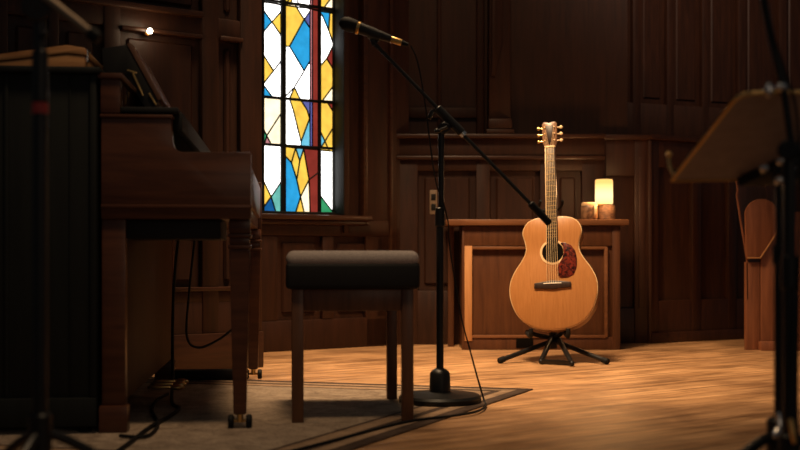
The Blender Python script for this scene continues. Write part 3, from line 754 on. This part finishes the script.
# ------------------------------------------------------------------ tall screen right of the cabinet
cs = (P(648.5, 0, 6.3).x, 6.3)
sc = thing('panelled_screen', 'tall dark paneled wood screen with a moulded ledge right of the lamp', 'screen', (cs[0], cs[1], 0))
xL = P(601, 0, 6.3).x-cs[0]; rd = Vector((math.cos(R(28)), math.sin(R(28)))); LR = 1.75; zc_ = P(0, 135, 6.3).z
E = (rd.x*LR, rd.y*LR); nb = Vector((-rd.y, rd.x))*.10
m = MB(); fp = [(xL, .02), (.0, .02), (E[0]+nb.x*.2, E[1]+nb.y*.2), (E[0]+nb.x*1.6, E[1]+nb.y*1.6), (-.05, .20), (xL, .20)]
m.prism(fp, 'z', .0, zc_-.01); m.build('body', M_screen, sc)
m = MB()   # left face frame
zq = lambda py: P(0, py, 6.3).z
xq = lambda px: P(px, 0, 6.3).x-cs[0]
m.box(xL, xq(606), -.008, .022, 0, zc_-.03, .004); m.box(xq(634), 0.0, -.012, .022, 0, zc_-.03, .005)
m.box(xL, 0, -.005, .022, zq(176), zc_-.03, .004); m.box(xL, 0, -.005, .022, 0, .2, .004)
m.box(xq(638), xq(645), -.018, 0, .2, zq(158), .004)
m.build('left_frame', M_screen, sc)
Mr = Matrix.Rotation(R(28), 4, 'Z')
m = MB()
for a in (.02, .34, .62, .92, 1.22, 1.50): m.box(a-.02, a+.045, -.012, .022, 0, zc_-.03, .004, M=Mr)
m.box(0, LR, -.009, .022, 0, .24, .004, M=Mr); m.box(0, LR, -.009, .022, zc_-.18, zc_-.03, .004, M=Mr)
m.box(0, LR, -.03, 0, 0, .06, .004, M=Mr)
m.build('right_frame', M_screen, sc)
m = MB(); m.box(xL-.01, .012, -.03, .20, zc_-.03, zc_, .005); m.box(-.012, LR, -.035, .12, zc_-.028, zc_+.002, .005, M=Mr)
m.build('ledge', M_trim, sc)
m = MB(); m.box(-.006, .016, -.022, .01, 0, zc_-.03, .006); m.build('corner_bead', M_screen, sc)

# ------------------------------------------------------------------ pew (right)
DP = 5.85
pw = thing('wooden_pew', 'reddish wooden pew with round-topped end panel at the right', 'pew', (P(746, 0, DP).x, DP, 0))
def wp(px, py): v_ = P(px, py, DP); return (v_.x-pw.location.x, v_.z)
m = MB(); m.prism([(wp(746, 0)[0], .0), (wp(760, 0)[0], .0), wp(760, 262), wp(746, 262)], 'y', 0, .035, .003)
m.prism([(wp(760.5, 0)[0], .0), (wp(797, 0)[0], 0), wp(797, 225), wp(774, 225), wp(760.5, 262)], 'y', .002, .035, .003)
m.build('end_panel', M_pew, pw)
arc = [wp(760.5+16.5*math.cos(t), 215-16*math.sin(t)) for t in [math.pi*i/14 for i in range(15)]]
m = MB(); m.prism([wp(759, 258)]+[wp(777, 231)]+arc+[wp(745.5, 258)], 'y', -.022, .0, .003); ap = m.build('rounded_arm_panel', M_pew, pw)
m = MB(); m.tube([Vector((p_[0], -.022, p_[1])) for p_ in (wp(746, 258), wp(759, 258), wp(776.5, 231.5))], .0045, 8, smooth=1); m.build('lit_edge_bead', M_box, ap)  # pale strip imitating the lit lower edge of the arm panel
m = MB(); yq = []
bk = [(735, 180), (736.5, 190), (735.5, 195), (737, 205), (740, 225), (743.5, 245), (746, 262), (746.5, 300)]
pl_ = [wp(*p) for p in bk]; pr_ = [(x+.012, z) for x, z in pl_]
m.prism(pl_+pr_[::-1], 'y', .0, .55, .003, M=Matrix(((1, .6, 0, 0), (0, 1, 0, 0), (0, 0, 1, 0), (0, 0, 0, 1)))); m.build('back_board', M_pew, pw)
m = MB(); m.box(wp(758, 0)[0], wp(830, 0)[0], -.05, .0, 0, wp(0, 341)[1], .004); m.build('plinth', M_pew, pw)
m = MB(); m.prism([(wp(794, 0)[0], wp(0, 341)[1]), (wp(835, 0)[0], wp(0, 341)[1]), wp(835, 212), wp(794, 212)], 'y', -.03, .01, .004); m.build('front_panel', M_pew, pw)
m = MB(); m.box(wp(800, 0)[0], wp(850, 0)[0], .035, .42, .40, .43, .004); m.build('seat', M_pew, pw)

# ------------------------------------------------------------------ music stand (right foreground)
DS = 2.05
mst = thing('music_stand', 'black metal music stand with wide bronze desk, right foreground', 'music stand', (P(781, 0, DS).x, DS, 0))
sl = lambda v_: Vector(v_)-Vector((mst.location.x, DS, 0))
m = MB(); m.cyl((0, 0, .09), (0, 0, .52), .0125, n=18); m.cyl((0, 0, .48), (0, 0, .52), .016, n=18, bev=.004); m.cyl((0, 0, .5), (0, 0, P(0, 165, DS).z), .0105, n=18); m.build('pole', M_black, mst)
m = MB(); m.cyl((0, 0, .13), (0, 0, .20), .026, n=18, bev=.005); m.cyl((0, 0, .075), (0, 0, .12), .022, n=18, bev=.004); m.build('leg_collar', M_black, mst)
for k, an in enumerate((200, 320, 80)):
    dx_, dy_ = math.cos(R(an)), math.sin(R(an))
    m = MB(); m.tube([(dx_*.022, dy_*.022, .165), (dx_*.07, dy_*.07, .145), (dx_*.28, dy_*.28, .014)], .010, 10, smooth=4); lg = m.build('leg', M_black, mst)
    m = MB(); m.cyl((dx_*.268, dy_*.268, .021), (dx_*.292, dy_*.292, .0125), .0125, n=12, bev=.003); m.build('rubber_tip', M_rub, lg)
m = MB(); m.beam(sl(P(778.5, 412, DS-.03)), sl(P(779.5, 428, DS-.04)), .008, .010, .003); m.beam(sl(P(779.5, 428, DS-.04)), sl(P(774, 438, DS-.05)), .010, .014, .004)
m.build('collar_clip', M_chrome, mst)
# desk: horizontal lower edge, leaning towards the viewer
c0 = P(672, 181, 2.22); bdir = Vector((math.cos(R(9)), math.sin(R(9)), .03)).normalized()
hdir = Vector((math.sin(R(9)), -math.cos(R(9)), 0)); sdir = (hdir*math.sin(R(66))+Vector((0, 0, 1))*math.cos(R(66)))
nn = bdir.cross(sdir).normalized()
if nn.z < 0: nn = -nn
Md = Matrix((bdir, nn, sdir)).transposed().to_4x4(); Md.translation = sl(c0)
Wd, Hd = .50, .325
def rcorner(cx_, cz_, r, a0): return [(cx_+r*math.cos(R(a0+i*15)), cz_+r*math.sin(R(a0+i*15))) for i in range(7)]
pol = [(0, 0), (Wd, 0)]+rcorner(Wd-.03, Hd-.03, .03, 0)+rcorner(.03, Hd-.03, .03, 90)
m = MB(); m.prism(pol, 'y', 0, .003, .0, M=Md); dk = m.build('desk', M_desk, mst)
m = MB(); rim = [Md @ Vector((x, .0015, z)) for x, z in pol+[(0, 0)]]; m.tube(rim, .0038, 8, smooth=1); m.build('desk_rim', M_brass, dk)
m = MB(); m.box(.01, Wd, .003, .022, -.002, .001, .001, M=Md); m.build('page_ledge', M_black, dk)
m = MB(); m.tube([Md @ Vector(q_) for q_ in ((.012, .004, 0), (.004, .022, -.001), (.0, .040, .004), (.0, .052, .010))], .0035, 8); m.ball(Md @ Vector((0.0, .054, .011)), .0065); m.build('ledge_hook', M_brass, dk)
m = MB(); mid = Md @ Vector((.225, -.012, .05))
m.prism([(.13, .012), (.30, .012), (.30, .10), (.24, .13), (.19, .10)], 'y', -.022, -.001, .003, M=Md)
m.beam(mid, Vector((0, 0, P(0, 175, DS).z)), .03, .03, .004)
m.build('tilt_bracket', M_black, mst)
m = MB()
for px, py in ((764, 168), (781, 161), (792, 168), (779, 180)): m.ball(sl(P(px, py, DS-.045)), .0085)
m.build('bracket_knob', M_chrome, mst)

# mic stand behind it with a gooseneck and cable rising out of the frame
DQ = 1.93
ss = thing('thin_boom_stand', 'slim black boom stand with hanging cable right at the frame edge', 'microphone stand', (P(789.5, 0, DQ).x, DQ, 0))
s2 = lambda v_: Vector(v_)-Vector((ss.location.x, DQ, 0))
m = MB(); m.cyl((0, 0, .06), (0, 0, P(0, 150, DQ).z), .011, n=16); m.cyl((0, 0, .44), (0, 0, .50), .0145, n=16, bev=.003); m.build('pole', M_black, ss)
m = MB(); m.tube([s2(P(797, 166, DQ)), s2(P(791, 140, DQ)), s2(P(783, 85, DQ)), s2(P(773, 45, DQ)), s2(P(763, -5, DQ)), s2(P(757, -60, DQ)), s2(P(752, -120, DQ))], .0065, 12); m.build('boom_arm', M_black, ss)
m = MB(); m.cyl(s2(P(788, 150, DQ-.02)), s2(P(788, 150, DQ+.02)), .018, n=16, bev=.003); m.build('clutch', M_black, ss)
for k, an in enumerate((215, 335, 95)):
    dx_, dy_ = math.cos(R(an)), math.sin(R(an))
    m = MB(); m.tube([(dx_*.012, dy_*.012, .15), (dx_*.09, dy_*.09, .11), (dx_*.30, dy_*.30, .011)], .009, 10, smooth=4); m.build('leg', M_black, ss)
m = MB(); m.cyl((0, 0, .11), (0, 0, .19), .019, n=16, bev=.004); m.build('leg_collar', M_black, ss)
m = MB(); m.beam(s2(P(790, 418, DQ-.03)), s2(P(795, 444, DQ-.04)), .008, .009, .003); m.build('collar_clip', M_brass, ss)
m = MB(); m.ball(s2(P(769, 90, DQ)), .0095, (.8, .8, 1.4)); m.ball(s2(P(781.5, 87, DQ)), .009); m.build('thumb_screw', M_chrome, ss)
m = MB(); m.tube([P(768, -40, DQ-.02), P(766, 5, DQ-.02), P(771, 30, DQ-.02), P(786, 75, DQ-.02), P(796, 110, DQ-.02), P(800, 180, DQ-.02), P(798, 300, DQ-.02), P(797, 430, DQ-.04), P(805, 520, DQ-.05)], .0032, 8)
o = m.build('loose_cable', M_rub); tag(o, 'thin black cable hanging down along the slim boom stand', 'cable')

# ------------------------------------------------------------------ microphone stand, left foreground
DF = 1.9
fs = thing('microphone_stand', 'black microphone stand with a red tape band in front of the black cabinet', 'microphone stand', (P(40, 0, DF).x, DF, 0))
s3 = lambda v_: Vector(v_)-Vector((fs.location.x, DF, 0))
m = MB(); m.cyl((0, 0, .10), (0, 0, P(0, 118, DF).z), .0125, n=18); m.cyl((0, 0, P(0, 118, DF).z), (0, 0, P(0, 5, DF).z), .0105, n=18); m.build('pole', M_black, fs)
m = MB(); m.cyl((0, 0, P(0, 113.5, DF).z), (0, 0, P(0, 103, DF).z), .0135, n=18); m.build('tape_band', M_red, fs)
m = MB(); m.cyl((0, 0, P(0, 103, DF).z), (0, 0, P(0, 50, DF).z), .0135, n=18, bev=.003); m.build('height_clutch', M_black, fs)
m = MB(); m.cyl(s3(P(36, 8, DF-.02)), s3(P(36, 8, DF+.025)), .024, n=18, bev=.004); m.ball(s3(P(45, 34, DF-.02)), .006); m.build('swivel', M_black, fs)
M_dull, *_ = principled('worn_steel', (.30, .22, .15), .45, .7)
m = MB(); m.cyl(s3(P(-60, -86, DF-.02)), s3(P(92, 34, DF-.02)), .0075, n=14); m.build('boom_arm', M_dull, fs)
m = MB(); m.cyl(s3(P(89, 31.5, DF-.02)), s3(P(99, 39.5, DF-.02)), .0115, n=14, bev=.003); m.build('boom_end_cap', M_rub, fs)
m = MB(); m.cyl((0, 0, .16), (0, 0, .23), .020, n=16, bev=.004); m.build('leg_collar', M_black, fs)
for an in (25, 145, 265):
    dx_, dy_ = math.cos(R(an)), math.sin(R(an))
    m = MB(); m.tube([(dx_*.012, dy_*.012, .195), (dx_*.08, dy_*.08, .16), (dx_*.30, dy_*.30, .011)], .009, 10, smooth=4); m.build('leg', M_black, fs)

# ------------------------------------------------------------------ small things
# wall bulb
AB = A.behind(-.072); um, zm = AB.u(150), AB.z(150, 31)
wl_ = A.d*um+A.o; nrmA = Vector((A.d.y, -A.d.x))
sco = thing('wall_bulb', 'tiny bright bare bulb on the panelling above the piano', 'lamp', (wl_.x, wl_.y, zm), AW)
m = MB(); m.cyl((0, -.030, 0), (0, -.045, 0), .014, n=16, bev=.003); m.cyl((0, -.045, 0), (0, -.06, 0), .009, n=16); m.build('socket', M_brass, sco)
m = MB(); m.ball((0, -.072, 0), .0115); m.build('bulb', emit('bulb_glow', (1, .87, .68), 30), sco)
blp = bpy.data.lights.new('wall_bulb_light', 'POINT'); blp.energy = 0.45; blp.color = (1, .72, .42); blp.shadow_soft_size = .03
blo = bpy.data.objects.new('wall_bulb_light', blp); C.objects.link(blo); blo.location = (wl_.x+nrmA.x*.13, wl_.y+nrmA.y*.13, zm)
# outlet
ot = thing('wall_outlet', 'pale double wall outlet on the panelling behind the microphone stand', 'outlet', (BW.u(433.5), YB, P(0, 202, YB).z))
m = MB(); m.box(-.021, .021, .012, .030, -.068, .068, .004); m.build('cover_plate', M_plate, ot)
for s_ in (-1, 1):
    m = MB(); m.box(-.013, .013, .008, .014, s_*.028-.018, s_*.028+.018, .005); m.build('socket', M_rub, ot)
# cables under the piano
m = MB(); zf = .0118
def gpt(px, py): return G(px, py, zf)
k1 = PO+Vector((0, 0, 0))
def pw3(x, y, z): return Vector((PO.x+ca*x-sa*y, PO.y+sa*x+ca*y, z))
m.tube([pw3(xk+.05, 1.02, .57), pw3(xk+.035, 1.02, .42), pw3(xk+.03, 1.0, .25), pw3(xk+.04, .9, .06), gpt(172, 402), gpt(179, 408), gpt(170, 416), gpt(150, 427), gpt(125, 446), gpt(90, 470)], .006, 8)
o = m.build('pedal_cable', M_rub); tag(o, 'thick black cable dropping under the piano and running out along floor', 'cable')
m = MB(); m.tube([gpt(168, 394), gpt(157, 400), gpt(152, 410), gpt(158, 423), gpt(152, 433), gpt(140, 437), gpt(120, 435.5)], .005, 8)
o = m.build('coiled_cable', M_rub); tag(o, 'short black looping cable on the floor beside the piano foot', 'cable')
m = MB(); m.tube([pw3(xk+.12, .90, .57), pw3(xk+.10, .90, .38), pw3(xk+.09, .90, .21), pw3(xk+.13, .92, .165), pw3(xk+.20, .96, .19), pw3(xk+.26, 1.0, .235)], .0045, 8)
o = m.build('hanging_cable', M_rub); tag(o, 'black cable looping down from underneath the keyboard of the piano', 'cable')
